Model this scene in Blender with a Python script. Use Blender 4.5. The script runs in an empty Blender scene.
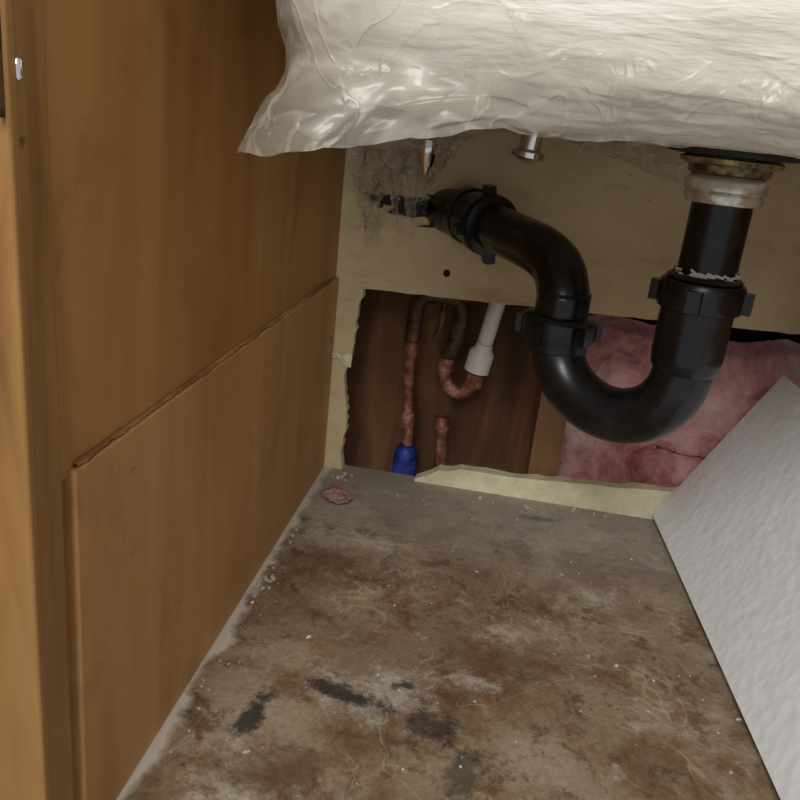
import bpy, bmesh, math, random
from mathutils import Vector, Matrix, noise
random.seed(4)
S=bpy.context.scene
try:
    S.view_settings.view_transform='Standard'
    S.view_settings.look='None'
except Exception: pass

# ---------------------------------------------------------------- materials
def lin(c):
    def f(v):
        v/=255.0
        return v/12.92 if v<=0.04045 else ((v+0.055)/1.055)**2.4
    return (f(c[0]),f(c[1]),f(c[2]),1)
class M:
    def __init__(s,name,rough=0.6,metal=0.0,spec=0.5):
        s.m=bpy.data.materials.new(name); s.m.use_nodes=True
        s.nt=s.m.node_tree; s.N=s.nt.nodes; s.L=s.nt.links
        s.b=s.N['Principled BSDF']; s.out=s.N['Material Output']
        s.b.inputs['Roughness'].default_value=rough
        s.b.inputs['Metallic'].default_value=metal
        s.b.inputs['Specular IOR Level'].default_value=spec
        s.tc=s.N.new('ShaderNodeTexCoord')
    def noise(s,scale,detail=4,rough=.6,stretch=(1,1,1),dist=0,off=(0,0,0),rot=(0,0,0)):
        mp=s.N.new('ShaderNodeMapping'); mp.inputs['Scale'].default_value=stretch
        mp.inputs['Location'].default_value=off; mp.inputs['Rotation'].default_value=rot
        s.L.new(s.tc.outputs['Object'],mp.inputs[0])
        n=s.N.new('ShaderNodeTexNoise'); n.inputs['Scale'].default_value=scale
        n.inputs['Detail'].default_value=detail; n.inputs['Roughness'].default_value=rough
        n.inputs['Distortion'].default_value=dist
        s.L.new(mp.outputs[0],n.inputs['Vector']); return n.outputs['Fac']
    def ramp(s,fac,stops,interp='LINEAR'):
        r=s.N.new('ShaderNodeValToRGB'); r.color_ramp.interpolation=interp
        e=r.color_ramp.elements
        e[0].position,e[0].color=stops[0][0],stops[0][1]
        e[1].position,e[1].color=stops[1][0],stops[1][1]
        for p,c in stops[2:]:
            x=e.new(p); x.color=c
        s.L.new(fac,r.inputs[0]); return r.outputs[0]
    def mask(s,fac,a,b):
        r=s.N.new('ShaderNodeMapRange'); r.inputs[1].default_value=a; r.inputs[2].default_value=b
        s.L.new(fac,r.inputs[0]); return r.outputs[0]
    def mix(s,fac,a,b,mode='MIX'):
        m=s.N.new('ShaderNodeMix'); m.data_type='RGBA'; m.blend_type=mode
        for sock,v in ((m.inputs[0],fac),(m.inputs[6],a),(m.inputs[7],b)):
            if isinstance(v,(int,float,tuple)): sock.default_value=v
            else: s.L.new(v,sock)
        return m.outputs[2]
    def math(s,op,a,b=0.0,clamp=True):
        m=s.N.new('ShaderNodeMath'); m.operation=op; m.use_clamp=clamp
        for i,v in enumerate((a,b)):
            if isinstance(v,(int,float)): m.inputs[i].default_value=v
            else: s.L.new(v,m.inputs[i])
        return m.outputs[0]
    def crease(s,fac,width=.06):
        d=s.math('ABSOLUTE',s.math('SUBTRACT',fac,.5,False),0,False)
        return s.mask(d,width,0.0)
    def color(s,c):
        if isinstance(c,tuple): s.b.inputs['Base Color'].default_value=c
        else: s.L.new(c,s.b.inputs['Base Color'])
        return s
    def bump(s,h,strength=.3,dist=.002,sock='Normal'):
        b=s.N.new('ShaderNodeBump'); b.inputs['Strength'].default_value=strength
        b.inputs['Distance'].default_value=dist
        s.L.new(h,b.inputs['Height']); s.L.new(b.outputs[0],s.b.inputs[sock]); return s

def wood(name,a,b,c,stretch=(1,1,.12),rough=.5,scale=14,bs=.12,marks=0):
    w=M(name,rough,0,.35)
    g=w.noise(scale,6,.6,stretch,.6); big=w.noise(3.2,3,.5,(1,1,.6)); mot=w.noise(9,5,.6,(1,1,.7))
    fine=w.noise(scale*9,3,.7,(1,1,.03))
    col=w.ramp(g,[(.3,lin(a)),(.7,lin(c)),(.5,lin(b))])
    col=w.mix(w.mask(big,.42,.68),col,w.mix(.5,col,lin(a)))
    col=w.mix(w.math('MULTIPLY',w.mask(mot,.5,.7),.5),col,lin(c))
    col=w.mix(w.math('MULTIPLY',w.mask(fine,.5,.75),.15),col,lin(a))
    if marks:
        st=w.noise(7,6,.7,(1,1,1),.6,(6,1,2))
        col=w.mix(w.math('MULTIPLY',w.mask(st,.56,.70),.4),col,lin((112,76,42)))
        sc=w.noise(60,4,.7,(1,.25,1.2),0,(2,7,1))
        col=w.mix(w.math('MULTIPLY',w.mask(sc,.66,.72),.5),col,lin((112,78,46)))
        wt=w.noise(42,4,.7,(1,1,1),0,(9,7,1))
        col=w.mix(w.math('MULTIPLY',w.mask(wt,.72,.75),.6),col,lin((214,192,160)))
    knot=w.noise(26,2,.5,(1,1,.8),0,(3,5,2))
    col=w.mix(w.math('MULTIPLY',w.mask(knot,.745,.765),.7),col,lin((70,40,22)))
    w.color(col).bump(fine,bs,.0006)
    return w.m

m_panel=wood('oak_veneer',(156,108,58),(180,131,74),(194,147,88),marks=1)
m_panel2=wood('oak_veneer_lower',(172,126,74),(194,147,92),(206,162,108),marks=1)
m_frame=wood('oak_frame',(118,80,42),(158,116,64),(174,132,80),scale=30)
m_sheath=wood('plywood_sheathing',(64,41,24),(98,64,38),(136,94,58),scale=24,rough=.7)
m_stud=wood('stud_pine',(116,84,54),(140,104,70),(156,120,84),rough=.7)

# drywall
w=M('drywall_beige',.8)
n=w.noise(7,5,.65); n2=w.noise(60,4,.6)
col=w.ramp(n,[(.3,lin((198,180,140))),(.68,lin((230,214,174))),(.5,lin((218,200,158)))])
n3=w.noise(14,6,.72,(1,1,2.5))
col=w.mix(w.math('MULTIPLY',w.mask(n3,.55,.68),.35),col,lin((150,120,82)))
n4=w.noise(40,4,.7,(1,1,3))
col=w.mix(w.math('MULTIPLY',w.mask(n4,.66,.72),.5),col,lin((104,78,54)))
w.color(col).bump(n2,.25,.001); m_dry=w.m
w=M('gypsum_edge',.9); n2=w.noise(50,5,.6); n3=w.noise(10,4,.6)
w.color(w.mix(w.mask(n3,.5,.7),w.ramp(n2,[(.3,lin((212,204,168))),(.65,lin((236,230,194)))]),lin((200,188,152)))).bump(n2,.35,.001); m_gyp=w.m

# floor
w=M('dirty_particle_board',.55,0,.4)
big=w.noise(5,6,.62,(1,1,1),.4); med=w.noise(11,10,.78,(1,1,1),.3,(2,1,0)); fin=w.noise(190,5,.75)
col=w.ramp(big,[(.3,lin((120,100,76))),(.72,lin((190,176,154))),(.5,lin((158,139,112)))])
col=w.mix(w.math('MULTIPLY',w.mask(med,.47,.60),.8),col,lin((114,81,49)))
pale=w.noise(10,10,.8,(1,1,1),.3,(7,3,1))
col=w.mix(w.math('MULTIPLY',w.mask(pale,.54,.64),.65),col,lin((206,198,182)))
brn=w.noise(22,10,.8,(1,1,1),.2,(1,8,3))
col=w.mix(w.math('MULTIPLY',w.mask(brn,.53,.60),.7),col,lin((92,62,38)))
blk=w.noise(17,9,.8,(1,1,1),.3,(5,5,8))
col=w.mix(w.math('MULTIPLY',w.mask(blk,.58,.65),.7),col,lin((56,46,38)))
col=w.mix(w.math('MULTIPLY',w.mask(fin,.4,.7),.4),col,lin((80,64,50)))
scr=w.noise(6,3,.5,(1,1,1),1.6,(4,9,2))
col=w.mix(w.math('MULTIPLY',w.crease(scr,.005),.35),col,lin((214,194,156)))
sp=w.noise(95,2,.5,(1,1,1),0,(1,1,5))
col=w.mix(w.mask(sp,.725,.74),col,lin((222,216,200)))
sep=w.N.new('ShaderNodeSeparateXYZ'); w.L.new(w.tc.outputs['Object'],sep.inputs[0])
edge=w.noise(14,5,.6,(1,1,1),.5,(0,4,4))
ex=w.N.new('ShaderNodeMath'); ex.operation='MULTIPLY_ADD'; w.L.new(edge,ex.inputs[0]); ex.inputs[1].default_value=-.05; w.L.new(sep.outputs[0],ex.inputs[2])
col=w.mix(w.math('MULTIPLY',w.mask(ex.outputs[0],-.009,-.016),.9),col,lin((222,216,202)))
ey=w.N.new('ShaderNodeMath'); ey.operation='MULTIPLY_ADD'; w.L.new(med,ey.inputs[0]); ey.inputs[1].default_value=.35; w.L.new(sep.outputs[1],ey.inputs[2])
col=w.mix(w.math('MULTIPLY',w.mask(ey.outputs[0],-.02,.2),.5),col,lin((180,176,168)))
def stain(cx,cy,rx,ry,ang,k=.8,c=(48,45,44)):
    global col
    mp=w.N.new('ShaderNodeMapping'); mp.vector_type='TEXTURE'
    mp.inputs['Location'].default_value=(cx,cy,0); mp.inputs['Rotation'].default_value=(0,0,ang); mp.inputs['Scale'].default_value=(rx,ry,1)
    w.L.new(w.tc.outputs['Object'],mp.inputs[0])
    ln=w.N.new('ShaderNodeVectorMath'); ln.operation='LENGTH'; w.L.new(mp.outputs[0],ln.inputs[0])
    nn=w.noise(34,8,.85,(1,1,1),.3,(cx*50,cy*40,0))
    ad=w.N.new('ShaderNodeMath'); ad.operation='MULTIPLY_ADD'; w.L.new(nn,ad.inputs[0]); ad.inputs[1].default_value=4.4; w.L.new(ln.outputs[1],ad.inputs[2])
    f=w.math('MULTIPLY',w.mask(ad.outputs[0],3.1,2.6),k)
    col=w.mix(f,col,lin(c))
stain(.05,-.20,.06,.05,.2,.5,(92,66,42)); stain(.26,-.30,.09,.04,.3,.45,(98,72,48)); stain(.09,-.47,.07,.03,.1,.5,(86,64,44))
stain(.062,-.418,.012,.050,-.12,.9); stain(.124,-.383,.044,.013,-.2,.9); stain(.164,-.36,.016,.008,.3,.85)
stain(.193,-.398,.026,.028,.2,.75); stain(.222,-.440,.018,.034,-.3,.65); stain(.17,-.16,.03,.012,.5,.4); stain(.28,-.02,.03,.01,.1,.5)
w.color(col).bump(w.math('ADD',w.math('MULTIPLY',med,.7),w.math('MULTIPLY',fin,.3)),.45,.002)
rr=w.N.new('ShaderNodeMapRange'); rr.inputs[3].default_value=.42; rr.inputs[4].default_value=.75; w.L.new(big,rr.inputs[0]); w.L.new(rr.outputs[0],w.b.inputs['Roughness'])
m_floor=w.m

w=M('polystyrene_foam',.55)
v=w.N.new('ShaderNodeTexVoronoi'); v.inputs['Scale'].default_value=90; v.inputs['Randomness'].default_value=1; w.L.new(w.tc.outputs['Object'],v.inputs['Vector'])
n=w.noise(50,3,.5)
w.color(lin((250,253,255))).bump(w.math('ADD',w.math('MULTIPLY',n,.6),w.math('MULTIPLY',v.outputs[0],.5)),.6,.002); m_foam=w.m

w=M('abs_black_plastic',.33); n=w.noise(40,5,.6)
w.color(w.ramp(n,[(.4,lin((10,10,12))),(.72,lin((32,33,36)))])); n2=w.noise(12,4,.6)
rr=w.N.new('ShaderNodeMapRange'); rr.inputs[3].default_value=.12; rr.inputs[4].default_value=.42; w.L.new(n2,rr.inputs[0]); w.L.new(rr.outputs[0],w.b.inputs['Roughness']); m_abs=w.m
w=M('copper_tarnished',.5,.4); n=w.noise(38,6,.75)
w.color(w.ramp(n,[(.36,lin((78,50,38))),(.66,lin((214,164,142))),(.5,lin((150,96,74)))])); m_cop=w.m
w=M('old_dark_pipe',.5,.3); n=w.noise(50,4,.6); w.color(w.ramp(n,[(.4,lin((44,33,27))),(.7,lin((120,88,62)))])); m_dark=w.m
w=M('white_pvc',.4); w.color(lin((236,236,230))); m_pvc=w.m
w=M('blue_tape',.5); n=w.noise(60,3,.5); w.color(w.ramp(n,[(.4,lin((14,30,96))),(.65,lin((36,64,160)))])); m_blue=w.m
w=M('chrome',.12,1); w.color((.85,.85,.87,1)); m_chr=w.m
w=M('worn_zinc',.2,.6); n=w.noise(70,5,.7); w.color(w.ramp(n,[(.4,lin((186,180,164))),(.65,lin((244,240,230)))])); m_zinc=w.m
w=M('brass_corroded',.45,.4); n=w.noise(90,5,.7); w.color(w.ramp(n,[(.4,lin((70,58,38))),(.7,lin((196,176,128)))])); m_brass=w.m
w=M('recess_shade',.95); w.color(lin((34,22,18))); m_recess_shade=w.m  # flat near-black: shade of the cavity gap and screw hole put into the colour
w=M('fibreglass_pink',.95,spec=.1); n=w.noise(11,7,.72,(1,1,1),.8); n2=w.noise(120,5,.8)
col=w.ramp(n,[(.32,lin((156,82,90))),(.66,lin((250,216,212))),(.5,lin((228,170,172)))])
w.color(col).bump(w.math('ADD',n,n2,False),.8,.004); m_pink=w.m

# basin under tight plastic wrap
w=M('sink_ceramic_wrapped',.5)
c1=w.noise(5,4,.55,(1,1,3.0),.7,(0,0,0),(0,.2,0)); c2=w.noise(13,3,.5,(1,1,4.0),.8,(3,2,1),(0,-.25,0)); lo=w.noise(8,5,.62,(.8,1,3.2),.4,(1,1,1),(0,.1,0))
h=w.math('ADD',w.math('MULTIPLY',w.crease(c1,.14),.14),w.math('MULTIPLY',w.crease(c2,.10),.10),False)
h=w.math('ADD',h,w.math('MULTIPLY',lo,1.0),False)
w.color(w.ramp(lo,[(.36,lin((204,194,172))),(.60,lin((243,237,224)))]))
w.bump(h,.5,.007)
w.b.inputs['Coat Weight'].default_value=.25; w.b.inputs['Coat Roughness'].default_value=.34
w.bump(h,.5,.007,'Coat Normal'); m_sink=w.m
w=M('laminate_counter',.5); n=w.noise(30,4,.6); w.color(w.ramp(n,[(.4,lin((150,140,125))),(.7,lin((180,170,155)))])); m_ctr=w.m

def film(name,alpha,c,sc=1.0):
    w=M(name,.28,0,.6); w.color(lin(c))
    c1=w.noise(12*sc,3,.5,(1,1,1.5),.8); c2=w.noise(26*sc,3,.5,(1,1,1),1.0,(3,3,3)); lo=w.noise(9*sc,3,.5,(1,1,1.5))
    cr=w.math('ADD',w.crease(c1,.06),w.math('MULTIPLY',w.crease(c2,.05),.6))
    h=w.math('ADD',w.math('MULTIPLY',cr,.25),lo,False); w.bump(h,.6,.006)
    tr=w.N.new('ShaderNodeBsdfTransparent'); mx=w.N.new('ShaderNodeMixShader')
    f=w.math('ADD',w.math('MULTIPLY',cr,.28),w.math('ADD',w.math('MULTIPLY',w.mask(lo,.3,.7),.3),alpha-.15))
    w.L.new(f,mx.inputs[0])
    w.L.new(tr.outputs[0],mx.inputs[1]); w.L.new(w.b.outputs[0],mx.inputs[2]); w.L.new(mx.outputs[0],w.out.inputs[0])
    return w.m
m_film=film('plastic_film',.26,(200,192,176))
m_film2=film('plastic_film_thin',.30,(206,194,174),1.6)

# ---------------------------------------------------------------- geometry helpers
def newobj(name,bm,mats,parent=None,smooth=False):
    me=bpy.data.meshes.new(name); bmesh.ops.recalc_face_normals(bm,faces=bm.faces)
    if smooth:
        for f in bm.faces: f.smooth=True
    bm.to_mesh(me); bm.free()
    o=bpy.data.objects.new(name,me); S.collection.objects.link(o)
    for m in (mats if isinstance(mats,(list,tuple)) else [mats]): me.materials.append(m)
    if parent: o.parent=parent
    return o
def empty(name):
    e=bpy.data.objects.new(name,None); e.empty_display_size=.02; S.collection.objects.link(e); return e
def box(name,x0,x1,y0,y1,z0,z1,mat,parent=None,bev=0.0):
    bm=bmesh.new(); bmesh.ops.create_cube(bm,size=1)
    for v in bm.verts:
        v.co=Vector((x0+(v.co.x+.5)*(x1-x0),y0+(v.co.y+.5)*(y1-y0),z0+(v.co.z+.5)*(z1-z0)))
    if bev: bmesh.ops.bevel(bm,geom=bm.edges[:],offset=bev,segments=3,affect='EDGES',profile=.5)
    return newobj(name,bm,mat,parent)
def prism(name,pts,y0,y1,mat,parent=None,edge=None,jit=0):
    bm=bmesh.new()
    a=[bm.verts.new((x,y0,z)) for x,z in pts]; b=[bm.verts.new((x+random.uniform(-jit,jit),y1,z+random.uniform(-jit,jit))) for x,z in pts]
    bm.faces.new(a); bm.faces.new(b[::-1]); n=len(pts)
    for i in range(n):
        f=bm.faces.new((a[i],b[i],b[(i+1)%n],a[(i+1)%n])); f.material_index=1 if edge else 0
    return newobj(name,bm,[mat,edge] if edge else mat,parent)
def catmull(P,R,sub=8):
    P=[Vector(p) for p in P]; op=[];orr=[]
    for i in range(len(P)-1):
        p0=P[max(i-1,0)];p1=P[i];p2=P[i+1];p3=P[min(i+2,len(P)-1)]
        for k in range(sub):
            t=k/sub
            op.append(.5*((2*p1)+(p2-p0)*t+(2*p0-5*p1+4*p2-p3)*t*t+(3*p1-p0-3*p2+p3)*t**3)); orr.append(R[i]*(1-t)+R[i+1]*t)
    op.append(P[-1]);orr.append(R[-1]); return op,orr
def tube(name,P,R,mat,parent=None,seg=28,sub=8,curve=True,cap=True):
    if isinstance(R,(int,float)): R=[R]*len(P)
    if curve: P,R=catmull(P,R,sub)
    else: P=[Vector(p) for p in P]
    bm=bmesh.new(); rings=[]; prev=None
    for i,p in enumerate(P):
        t=(P[min(i+1,len(P)-1)]-P[max(i-1,0)]).normalized()
        if prev is None:
            u=t.orthogonal().normalized()
        else:
            u=(prev-t*prev.dot(t)).normalized()
        prev=u; vv=t.cross(u)
        rings.append([bm.verts.new(p+(u*math.cos(a)+vv*math.sin(a))*R[i]) for a in [2*math.pi*k/seg for k in range(seg)]])
    for i in range(len(rings)-1):
        for k in range(seg): bm.faces.new((rings[i][k],rings[i][(k+1)%seg],rings[i+1][(k+1)%seg],rings[i+1][k]))
    if cap: bm.faces.new(rings[0]); bm.faces.new(rings[-1])
    return newobj(name,bm,mat,parent,True)
def lathe(name,prof,org,axis,mat,parent=None,seg=40,lugs=0,lr=0,lh=(0,0),lw=.012,rot=0):
    ax=Vector(axis).normalized(); u=ax.orthogonal().normalized(); v=ax.cross(u); org=Vector(org)
    bm=bmesh.new(); rings=[]
    for r,h in prof: rings.append([bm.verts.new(org+ax*h+(u*math.cos(a)+v*math.sin(a))*max(r,1e-5)) for a in [2*math.pi*k/seg for k in range(seg)]])
    for i in range(len(rings)-1):
        for k in range(seg): bm.faces.new((rings[i][k],rings[i][(k+1)%seg],rings[i+1][(k+1)%seg],rings[i+1][k]))
    bm.faces.new(rings[0]); bm.faces.new(rings[-1])
    if lugs:
        r0=max(p[0] for p in prof)*.8
        for i in range(lugs):
            a=rot+2*math.pi*i/lugs; d=u*math.cos(a)+v*math.sin(a); e=ax.cross(d)
            t=bmesh.ops.create_cube(bm,size=1)['verts']
            for q in t:
                c=q.co.copy(); k=.75 if c.x>0 else 1
                q.co=org+d*(r0+(c.x+.5)*(lr-r0))+e*c.y*lw*k+ax*(lh[0]+(c.z+.5)*(lh[1]-lh[0]))
    o=newobj(name,bm,mat,parent,True)
    o.data.set_sharp_from_angle(angle=math.radians(40))
    return o
def grid(name,fn,nu,nv,mat,parent=None,thick=0):
    bm=bmesh.new(); V=[[bm.verts.new(fn(i/nu,j/nv)) for j in range(nv+1)] for i in range(nu+1)]
    for i in range(nu):
        for j in range(nv): bm.faces.new((V[i][j],V[i+1][j],V[i+1][j+1],V[i][j+1]))
    return newobj(name,bm,mat,parent,True)
def fn(p,s,seed=0,oc=5): return noise.fractal(Vector(p)*s+Vector((seed,seed*1.7,seed*.3)),1.0,2.1,oc)

# ---------------------------------------------------------------- cabinet shell
XR=.60
wl=empty('wall_left')
box('upper_panel',-.018,0,-.566,.03,.243,.66,m_panel,wl)
lp=box('lower_panel',-.018,.004,-.556,.03,-.018,.246,m_panel2,wl,.0016)
def seamfn(u,v):
    y=-.552+u*.555; a=v*math.pi
    r=.0013+.0009*fn((y*9,0,0),6,3)+.0006*fn((y*9,0,0),40,3)
    return Vector((.0003+math.sin(a)*r*2.2,y,.2472-math.cos(a)*r+.0006*fn((y,0,0),14,7)))
w=M('glue_seam',.7); n=w.noise(45,5,.7,(1,.3,1)); w.color(w.ramp(n,[(.4,lin((128,88,50))),(.7,lin((188,144,92)))])); m_seam=w.m
grid('seam_moulding',seamfn,200,8,m_seam,wl)
fr=empty('trim_1')
box('face_frame_stile',-.03,.0035,-.594,-.566,-.018,.66,m_frame,fr,.002)
box('frame_edge_strip',-.03,.0065,-.5985,-.5915,-.018,.66,m_frame,fr,.002)
dr=empty('cabinet_door')
box('door_slab',-.46,-.026,-.620,-.601,0,.62,m_frame,dr,.003)
hg=empty('cabinet_hinge')
box('hinge_plate',.0035,.0050,-.6045,-.594,.412,.462,m_dark,hg,.0006)
lathe('hinge_barrel',[(.001,0),(.0018,.001),(.0018,.007),(.001,.008)],(.0064,-.5915,.426),(0,0,1),m_chr,hg)
lathe('hinge_screw',[(.003,0),(.0025,.001),(.001,.0018)],(.0050,-.591,.458),(1,0,0),m_zinc,hg)
box('wall_right',XR,XR+.018,-.6,.03,-.018,.66,m_panel)
floor=box('floor',-.018,XR+.018,-.6,.045,-.018,0,m_floor)
ct=box('countertop',-.03,XR+.03,-.63,.05,.66,.70,m_ctr)  # countertop slab over the cabinet, out of view

def rag(pts,amp=.0016,step=.009):
    o=[]
    for i in range(len(pts)-1):
        a=Vector(pts[i]);b=Vector(pts[i+1]);n=max(1,int((b-a).length/step))
        for k in range(n):
            p=a.lerp(b,k/n); j=0 if k==0 else 1
            o.append((p.x+random.uniform(-amp,amp)*j,p.y+random.uniform(-amp,amp)*j))
    o.append(pts[-1]); return o
wb=empty('wall_back')
hole=rag([(.027,-.018),(.025,.03),(.028,.068),(.023,.1),(.020,.126),(.025,.14),(.0275,.155),(.030,.2),(.034,.236)],.0016,.006)+rag([(.034,.236),(.3,.243),(XR,.253)],.0006,.012)[1:]
prism('drywall_sheet',hole+[(XR,.66),(0,.66),(0,-.018)],.030,.043,m_dry,wb,m_gyp,.001)
strip=rag([(.122,.003),(.14,.012),(.150,.020),(.165,.021),(.177,.026),(.24,.026),(.301,.031),(.36,.034),(.431,.040),(XR,.042)],.0012,.014)
prism('drywall_offcut',strip+[(XR,-.018),(.122,-.018)],.030,.046,m_gyp,wb,m_gyp,.0015)
grid('torn_tape',lambda u,v:Vector((.0+u*.028,.0285-.006*abs(fn((u,v,0),3,5)),.142+v*.012+.010*math.sin(u*5)*(1-v)*.5+.003*fn((u,v,0),4,2))),14,6,m_gyp,wb)
lathe('screw_hole',[(.0042,0),(.0042,.0012),(.002,.0014)],(.130,.0305,.267),(0,-1,0),m_recess_shade,wb)  # raised disc, the shade of a hole given by its dark colour
cv=empty('wall_cavity')
box('sheathing',-.05,.30,.135,.147,-.10,.66,m_sheath,cv)
box('stud',.262,.298,.06,.1345,-.10,.66,m_stud,cv)
box('sheathing_far',.30,XR+.05,.165,.177,-.10,.66,m_recess_shade,cv)  # backing coloured near-black to give the shadowed gap above the insulation
box('sole_plate',-.05,XR+.05,.044,.165,-.13,-.10,m_stud,cv)
box('cavity_side_stud',-.05,-.012,.0445,.1345,-.10,.66,m_sheath,cv)
box('cavity_end_stud',XR+.01,XR+.05,.0445,.165,-.10,.66,m_sheath,cv)

def insf(u,v):
    x=.300+u*(XR-.305); top=.218+.008*math.sin(u*9)-.02*max(0,u-.55)
    z=-.05+v*(top+.05)
    e=min(1,min(u*8,(1-u)*8))*min(1,(1-v)*6)
    d=.030*e+.026*fn((x,0,z),7,2,3)+.010*fn((x,0,z),22,4)
    return Vector((x+.006*fn((x,z,0),14,8),.100-d*.9+(.03 if v>.97 else 0),z+.010*fn((x,z,0),9,5)*(v>.5)))
grid('fibreglass_insulation',insf,110,90,m_pink,None)

# ---------------------------------------------------------------- water pipes in the cavity
cp=empty('copper_water_pipes')
yy=.09
tube('riser',[(.101,yy,-.10),(.101,yy,.03),(.094,yy,.10),(.092,yy,.166)],.0070,m_cop,cp,16)
lathe('riser_coupling',[(.0062,0),(.009,.001),(.009,.024),(.0062,.025)],(.0925,yy,.145),(-.02,0,1),m_cop,cp)
lathe('riser_coupling_low',[(.0062,0),(.009,.001),(.009,.02),(.0062,.021)],(.0985,yy,.048),(-.05,0,1),m_cop,cp)
tube('dark_loop',[(.092,yy,.165),(.093,yy,.20),(.097,yy,.220),(.110,yy,.227),(.135,yy,.227),(.147,yy,.220),(.150,yy,.20),(.145,yy,.165),(.138,yy,.150)],.0100,m_dark,cp,18)
tube('dark_brace',[(.128,.086,.226),(.126,.084,.19),(.120,.086,.175)],.004,m_dark,cp,12)
tube('u_elbow',[(.138,yy,.155),(.139,yy,.130),(.145,yy,.114),(.158,yy,.106),(.170,yy,.112),(.177,yy,.126),(.178,yy,.140)],.0088,m_cop,cp,18)
lathe('elbow_collar',[(.008,0),(.0110,.001),(.0110,.018),(.008,.019)],(.1385,yy,.132),(0,0,1),m_cop,cp)
lathe('elbow_collar_right',[(.008,0),(.011,.001),(.011,.018),(.008,.019)],(.1765,yy,.116),(.05,0,1),m_cop,cp)
tube('short_stub',[(.148,yy,-.10),(.147,yy,.02),(.144,yy,.065)],.0072,m_cop,cp,16)
lathe('stub_cap',[(.0072,0),(.0095,.001),(.0095,.018),(.0085,.019)],(.1445,yy,.052),(-.06,0,1),m_cop,cp)
pv=empty('white_pvc_pipe')
tube('pvc_run',[(.206,yy,.30),(.194,yy,.239),(.184,yy,.175)],.0100,m_pvc,pv,20)
lathe('pvc_coupling',[(.0105,0),(.0160,.001),(.0160,.026),(.0115,.032),(.0105,.038)],(.178,yy,.137),(.16,0,1),m_pvc,pv)
lathe('shutoff_valve_handle',[(.010,-.035),(.0155,-.030),(.0165,0),(.0155,.010),(.013,.020),(.009,.024)],(.101,yy-.002,.0),(0,0,1),m_blue,None,16,4,.018,(-.02,.008),.008)

# ---------------------------------------------------------------- P-trap
pt=empty('p_trap')
A=Vector((.252,-.174,0)); B=Vector((.350,-.248,0))
mid=(A+B)/2; dirh=(B-A).normalized(); hw=(B-A).length/2
P=[A+Vector((0,0,.300)),A+Vector((0,0,.270))]
zc=.268
for k in range(0,13):
    a=math.pi*k/12
    P.append(mid-dirh*hw*math.cos(a)+Vector((0,0,zc-.006-math.sin(a)*.056)))
P+= [B+Vector((0,0,.275)),B+Vector((0,0,.315))]
tube('u_bend',P,.0240,m_abs,pt,36,4)
lathe('inlet_hub',[(.0240,0),(.0265,.004),(.0278,.014),(.0278,.052),(.0290,.056)],(B.x,B.y,.262),(0,0,1),m_abs,pt)
lathe('inlet_slip_nut',[(.027,0),(.0315,.0015),(.0325,.006),(.0325,.020),(.031,.023),(.0265,.0245)],(B.x,B.y,.312),(0,0,1),m_abs,pt,48,4,.0385,(.003,.019),.013,.45)
lathe('inlet_rim',[(.0245,0),(.029,.001),(.0275,.003),(.0245,.004)],(B.x,B.y,.336),(0,0,1),m_abs,pt)
lathe('outlet_slip_nut',[(.0265,0),(.033,.0015),(.034,.006),(.034,.019),(.031,.022),(.026,.024)],(A.x,A.y,.256),(0,0,1),m_abs,pt,48,6,.0385,(.003,.018),.012,.2)
lathe('outlet_hub',[(.024,0),(.0285,.001),(.0285,.010),(.024,.011)],(A.x,A.y,.247),(0,0,1),m_abs,pt)
arm=[(.252,-.174,.262),(.252,-.173,.285),(.250,-.166,.302),(.243,-.150,.317),(.229,-.128,.326),(.212,-.098,.329),(.190,-.063,.332),(.166,-.023,.335),(.143,.015,.337)]
tube('trap_arm',arm,.0236,m_abs,pt,36,6)
ad=(Vector((.143,.015,.337))-Vector((.212,-.098,.329))).normalized()
lathe('arm_slip_nut',[(.0245,0),(.031,.0015),(.0325,.006),(.0325,.016),(.030,.020),(.026,.022)],Vector((.178,-.043,.3335)),ad,m_abs,pt,44,4,.041,(.004,.017),.012,.55)
lathe('wall_hub',[(.0235,0),(.0285,.002),(.0285,.028),(.0305,.030),(.0305,.042),(.026,.044)],Vector((.168,-.026,.335)),ad,m_abs,pt)
tube('wall_stub',[(.150,.004,.336),(.128,.028,.337),(.112,.055,.337)],.025,m_abs,pt,30)

sd=empty('sink_drain')
lathe('tailpiece',[(.0222,0),(.0222,.078)],(B.x+.0005,B.y,.326),(0,0,1),m_abs,sd)
lathe('slip_nut_metal',[(.022,0),(.0275,.001),(.0290,.004),(.0290,.007),(.0275,.0085),(.0300,.010),(.0300,.016),(.0285,.019),(.026,.021)],(B.x,B.y,.393),(0,0,1),m_zinc,sd,48)
lathe('strainer_body',[(.024,0),(.029,.002),(.030,.007),(.036,.009),(.037,.012),(.033,.014),(.034,.026)],(B.x,B.y,.413),(0,0,1),m_brass,sd,48)
w=M('dark_rubber_gasket',.6); w.color(lin((34,32,34))); m_gask=w.m
lathe('gasket',[(.036,0),(.046,.001),(.046,.004),(.036,.005)],(B.x,B.y,.4270),(0,0,1),m_gask,sd,48)
w=M('seal_tape',.8); w.color(lin((190,186,176))); m_tape=w.m
bm=bmesh.new()
for i in range(60):
    a=random.uniform(0,6.283); r=.0238; c=Vector((B.x+r*math.cos(a),B.y+r*math.sin(a),.3405+random.uniform(-.001,.003)))
    tg=Vector((-math.sin(a),math.cos(a),0))
    d=(tg+Vector((random.uniform(-.4,.4),random.uniform(-.4,.4),random.uniform(-.5,.5)))).normalized()*.0035
    e=Vector((0,0,1)).cross(d).cross(d).normalized()*.0009
    vs=[bm.verts.new(c-d-e),bm.verts.new(c+d-e),bm.verts.new(c+d+e),bm.verts.new(c-d+e)]; bm.faces.new(vs)
newobj('thread_seal_tape',bm,m_tape,sd)

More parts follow.
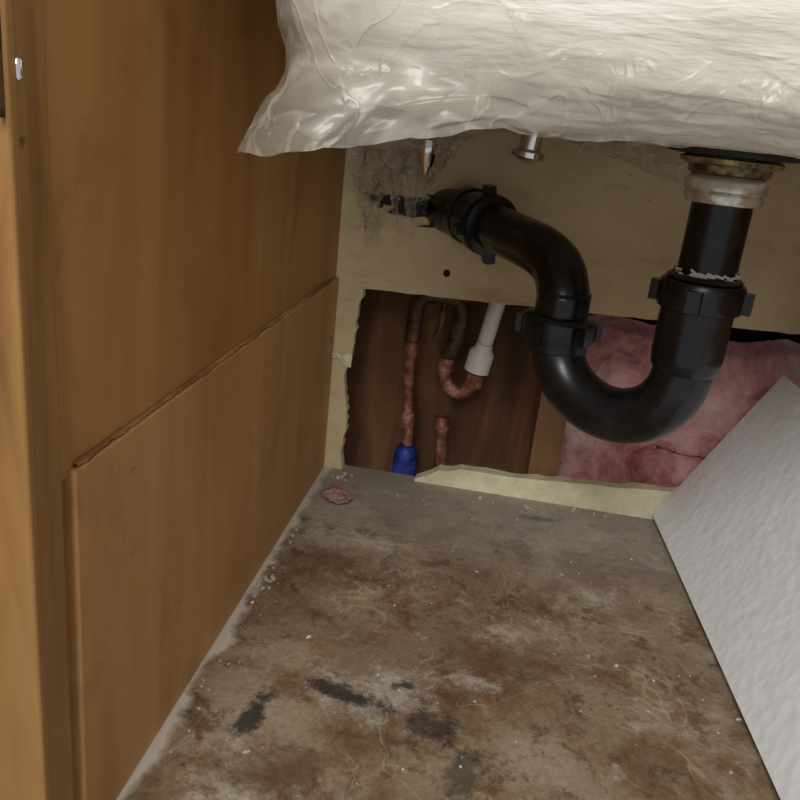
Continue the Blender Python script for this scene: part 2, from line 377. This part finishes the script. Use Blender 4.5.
# ---------------------------------------------------------------- sink basin in plastic wrap
sk=empty('kitchen_sink')
def basin():
    bm=bmesh.new(); bmesh.ops.create_cube(bm,size=2)
    bmesh.ops.subdivide_edges(bm,edges=bm.edges[:],cuts=80,use_grid_fill=True)
    cx,cy,cz=.330,-.275,.5495; hx,hy,hz=.261,.230,.118
    r=.062
    for v in bm.verts:
        p=Vector((v.co.x*hx,v.co.y*hy,v.co.z*hz))
        q=Vector((max(-hx+r,min(hx-r,p.x)),max(-hy+r,min(hy-r,p.y)),max(-hz+r,min(hz-.004,p.z))))
        d=p-q
        if d.length>1e-6:
            n=d.normalized(); p=q+n*r if v.co.z<.999 else p
        else: n=Vector((0,0,1))
        wv=.0050*fn((p.x,p.y,p.z*2.4),7,1,2)+.0012*fn((p.x+p.z*.6,p.y,p.z*3.2),18,9,2)
        fade=1 if p.z>-hz+.02 else .5
        v.co=Vector((cx,cy,cz))+p+n*wv*fade
    return newobj('basin',bm,m_sink,sk,True)
basin()
def wrap(u,v):
    L=.36; Fm=.47; s=u*(L+Fm); r=.045
    X0=.069; Y0=-.506
    if s<L-r: p=Vector((X0,-.145-s,0)); n=Vector((-1,0,0))
    elif s<L+r*.57:
        a=(s-(L-r))/(r*1.57)*math.pi/2; n=Vector((-math.cos(a),-math.sin(a),0)); p=Vector((X0+r,Y0+r,0))+n*r
    else: p=Vector((X0+r+(s-L-r*.57),Y0,0)); n=Vector((0,-1,0))
    t=max(0,s-L)
    near=1 if s<L else max(0,1-t/.15)
    low=.403+.026*min(1,(t/.10))+.002*math.sin(t*34)
    low=min(low,.431)
    top=.49-.035*min(1,t/.25)
    z=top+(low-top)*v
    pinch=-.010*near*math.exp(-((v-.5)/.22)**2)
    off=.002+.0045*abs(fn((p.x*2,p.y*2,z*3),9,3,3))+near*.014*v**2.2+pinch
    tuck=(1-near)*.05*max(0,v-.35)**1.5
    p=p+n*(off-tuck); p.z=z+.004*fn((p.x*3,p.y*3,v),9,11,3)*v
    return p
grid('plastic_wrap',wrap,220,50,m_film,sk)
def rear(u,v):
    x=.03+u*.33; y=-.14+v*.13
    z=.440-.030*math.sin(math.pi*min(1,v*1.05))*(.6+.5*math.sin(u*7+1))-.006-.008*fn((x,y,0),14,4,3)
    return Vector((x,y,z))
grid('sagging_film',rear,70,40,m_film2,sk)
def tuft(name,x0,x1,zt,zb,y,seed,mat):
    def f(u,v):
        x=x0+(x1-x0)*(u*(1-.55*v)+.2*v); zz=zt+(zb-zt)*v*(.75+.25*math.sin(u*9+seed))
        return Vector((x+.010*fn((u,v,0),3,seed,3),y+.016*fn((u*2,v,0),2.5,seed+3,3),zz+.005*fn((u,v,0),6,seed,3)))
    return grid(name,f,40,40,mat,sk)
tuft('hanging_film_1',.010,.075,.43,.345,-.03,2,m_film2)
tuft('hanging_film_2',.040,.110,.42,.315,-.012,5,m_film2)
tuft('hanging_film_3',.075,.140,.425,.350,-.02,9,m_film2)
tuft('hanging_film_4',.02,.06,.37,.300,-.005,12,m_film2)
fh=empty('faucet_mounting_hardware')
lathe('shank',[(.0065,0),(.009,.006),(.011,.012),(.0135,.018),(.0135,.026),(.009,.030),(.009,.052)],(.1015,-.055,.386),(0,0,1),m_chr,fh,32)
lathe('shank_tip',[(.001,0),(.004,.004),(.0055,.010)],(.1015,-.055,.378),(0,0,1),m_chr,fh,20)
lathe('mounting_washer',[(.004,0),(.010,.001),(.0185,.005),(.0185,.010),(.012,.013),(.012,.036)],(.202,-.055,.401),(.1,0,1),m_chr,fh,32)

bm=bmesh.new()
for i in range(90):
    u=random.random(); x=.030+u*.095; z=.343-.012*u+.006*random.gauss(0,1)*(.4+u)
    d=Vector((random.uniform(.6,1),0,random.uniform(-.5,.2))).normalized()*random.uniform(.004,.013)*(.6+u)
    e=Vector((-d.z,0,d.x)).normalized()*random.uniform(.0008,.0028)
    y=.0295-random.uniform(0,.002)
    c=Vector((x,y,z)); vs=[bm.verts.new(c-d),bm.verts.new(c-e),bm.verts.new(c+d),bm.verts.new(c+e)]
    f=bm.faces.new(vs); r=bmesh.ops.extrude_face_region(bm,geom=[f]); 
    for g in r['geom']:
        if isinstance(g,bmesh.types.BMVert): g.co.y-=.0015
newobj('black_sealant_smears',bm,m_gask)

# ---------------------------------------------------------------- foam board leaning to the right
def foam():
    b0=Vector((.416,.026,.0)); b1=Vector((.445,-.46,.0)); up=Vector((.105,0,.195))
    nrm=(b1-b0).cross(up).normalized(); 
    if nrm.x<0: nrm=-nrm
    th=.018; bm=bmesh.new(); NU,NV=60,26
    def P(i,j,k): 
        p=b0.lerp(b1,i/NU)+up*(j/NV)
        return p+nrm*th*k+(nrm*.0004*fn(p,40,1) if 0<i<NU and 0<j<NV else Vector())
    V=[[[bm.verts.new(P(i,j,k)) for j in range(NV+1)] for i in range(NU+1)] for k in (0,1)]
    for k in (0,1):
        for i in range(NU):
            for j in range(NV): bm.faces.new((V[k][i][j],V[k][i+1][j],V[k][i+1][j+1],V[k][i][j+1]))
    for i in range(NU):
        for j in (0,NV): bm.faces.new((V[0][i][j],V[0][i+1][j],V[1][i+1][j],V[1][i][j]))
    for j in range(NV):
        for i in (0,NU): bm.faces.new((V[0][i][j],V[0][i][j+1],V[1][i][j+1],V[1][i][j]))
    zmin=min(v.co.z for v in bm.verts)
    for v in bm.verts: v.co.z-=zmin
    return newobj('foam_board',bm,m_foam,None,False)
foam()

# ---------------------------------------------------------------- debris
def lump(name,c,r,mat,seed,sq=(1,1,.5)):
    bm=bmesh.new(); bmesh.ops.create_icosphere(bm,subdivisions=4,radius=1)
    for v in bm.verts:
        k=1+.5*fn(v.co,1.4,seed)+.2*fn(v.co,4,seed); v.co=Vector((v.co.x*r*sq[0]*k,v.co.y*r*sq[1]*k,v.co.z*r*sq[2]*k))
    zm=min(v.co.z for v in bm.verts)
    for v in bm.verts: v.co+=Vector((c[0],c[1],c[2]-zm))
    return newobj(name,bm,mat,None,True)
w=M('dusty_pink_fluff',.95,spec=.1); n=w.noise(60,5,.7); w.color(w.ramp(n,[(.35,lin((140,100,96))),(.7,lin((204,164,160)))])).bump(n,.8,.003)
lump('insulation_scrap',(.041,-.062,0),.0125,w.m,3,(1.1,1.0,.55))
w=M('plaster_crumb',.9); n=w.noise(60,3,.6); w.color(w.ramp(n,[(.4,lin((170,160,140))),(.7,lin((224,216,198)))])); m_crumb=w.m
bm=bmesh.new()
def crumb(x,y,r):
    t=bmesh.ops.create_icosphere(bm,subdivisions=1,radius=r,matrix=Matrix.Translation((x,y,r*.4)))['verts']
    for v in t: v.co+=Vector((random.uniform(-.4,.4),random.uniform(-.4,.4),random.uniform(-.3,.3)))*r; v.co.z=max(v.co.z,0.0)
for i in range(30): crumb(abs(random.gauss(.012,.006))+.006,random.uniform(-.5,.02),random.uniform(.0006,.0018))
for i in range(6): crumb(.014+random.uniform(-.005,.008),-.252+random.uniform(-.010,.010),random.uniform(.002,.0036))
for i in range(34): crumb(random.uniform(.02,.42),random.gauss(-.03,.04) if i%2 else random.uniform(-.45,0),random.uniform(.0005,.0013))
for i in range(9): crumb(random.uniform(.005,.045),random.uniform(-.01,.025),random.uniform(.0012,.003))
for i in range(8): crumb(random.uniform(.2,.4),random.uniform(.0,.025),random.uniform(.0012,.003))
newobj('plaster_crumbs',bm,m_crumb)

# ---------------------------------------------------------------- light
wd=bpy.data.worlds.new('World'); S.world=wd; wd.use_nodes=True
bg=wd.node_tree.nodes['Background']; bg.inputs[0].default_value=(.96,.98,1,1); bg.inputs[1].default_value=.44
def area(name,loc,target,size,power,colr=(1,1,1)):
    l=bpy.data.lights.new(name,'AREA'); l.size=size; l.energy=power; l.color=colr
    o=bpy.data.objects.new(name,l); S.collection.objects.link(o); o.location=loc
    o.rotation_euler=(Vector(target)-Vector(loc)).to_track_quat('-Z','Y').to_euler(); return o
area('room_front_light',(.0,-2.0,1.45),(.3,-.2,.2),.7,28,(1,.99,.97))  # soft light from the room side, behind and above the camera

# ---------------------------------------------------------------- camera
R=Vector((.9827,.1525,.1045)).normalized()
F=Vector((-.1109,.9385,-.3269)); F=(F-R*F.dot(R)).normalized()
U=R.cross(F)
cam=bpy.data.cameras.new('camera'); co=bpy.data.objects.new('camera',cam); S.collection.objects.link(co)
cam.sensor_width=36; cam.lens=36; cam.clip_start=.01
mt=Matrix((R,U,-F)).transposed().to_4x4(); mt.translation=Vector((.2012,-.8932,.4263)); co.matrix_world=mt
S.camera=co
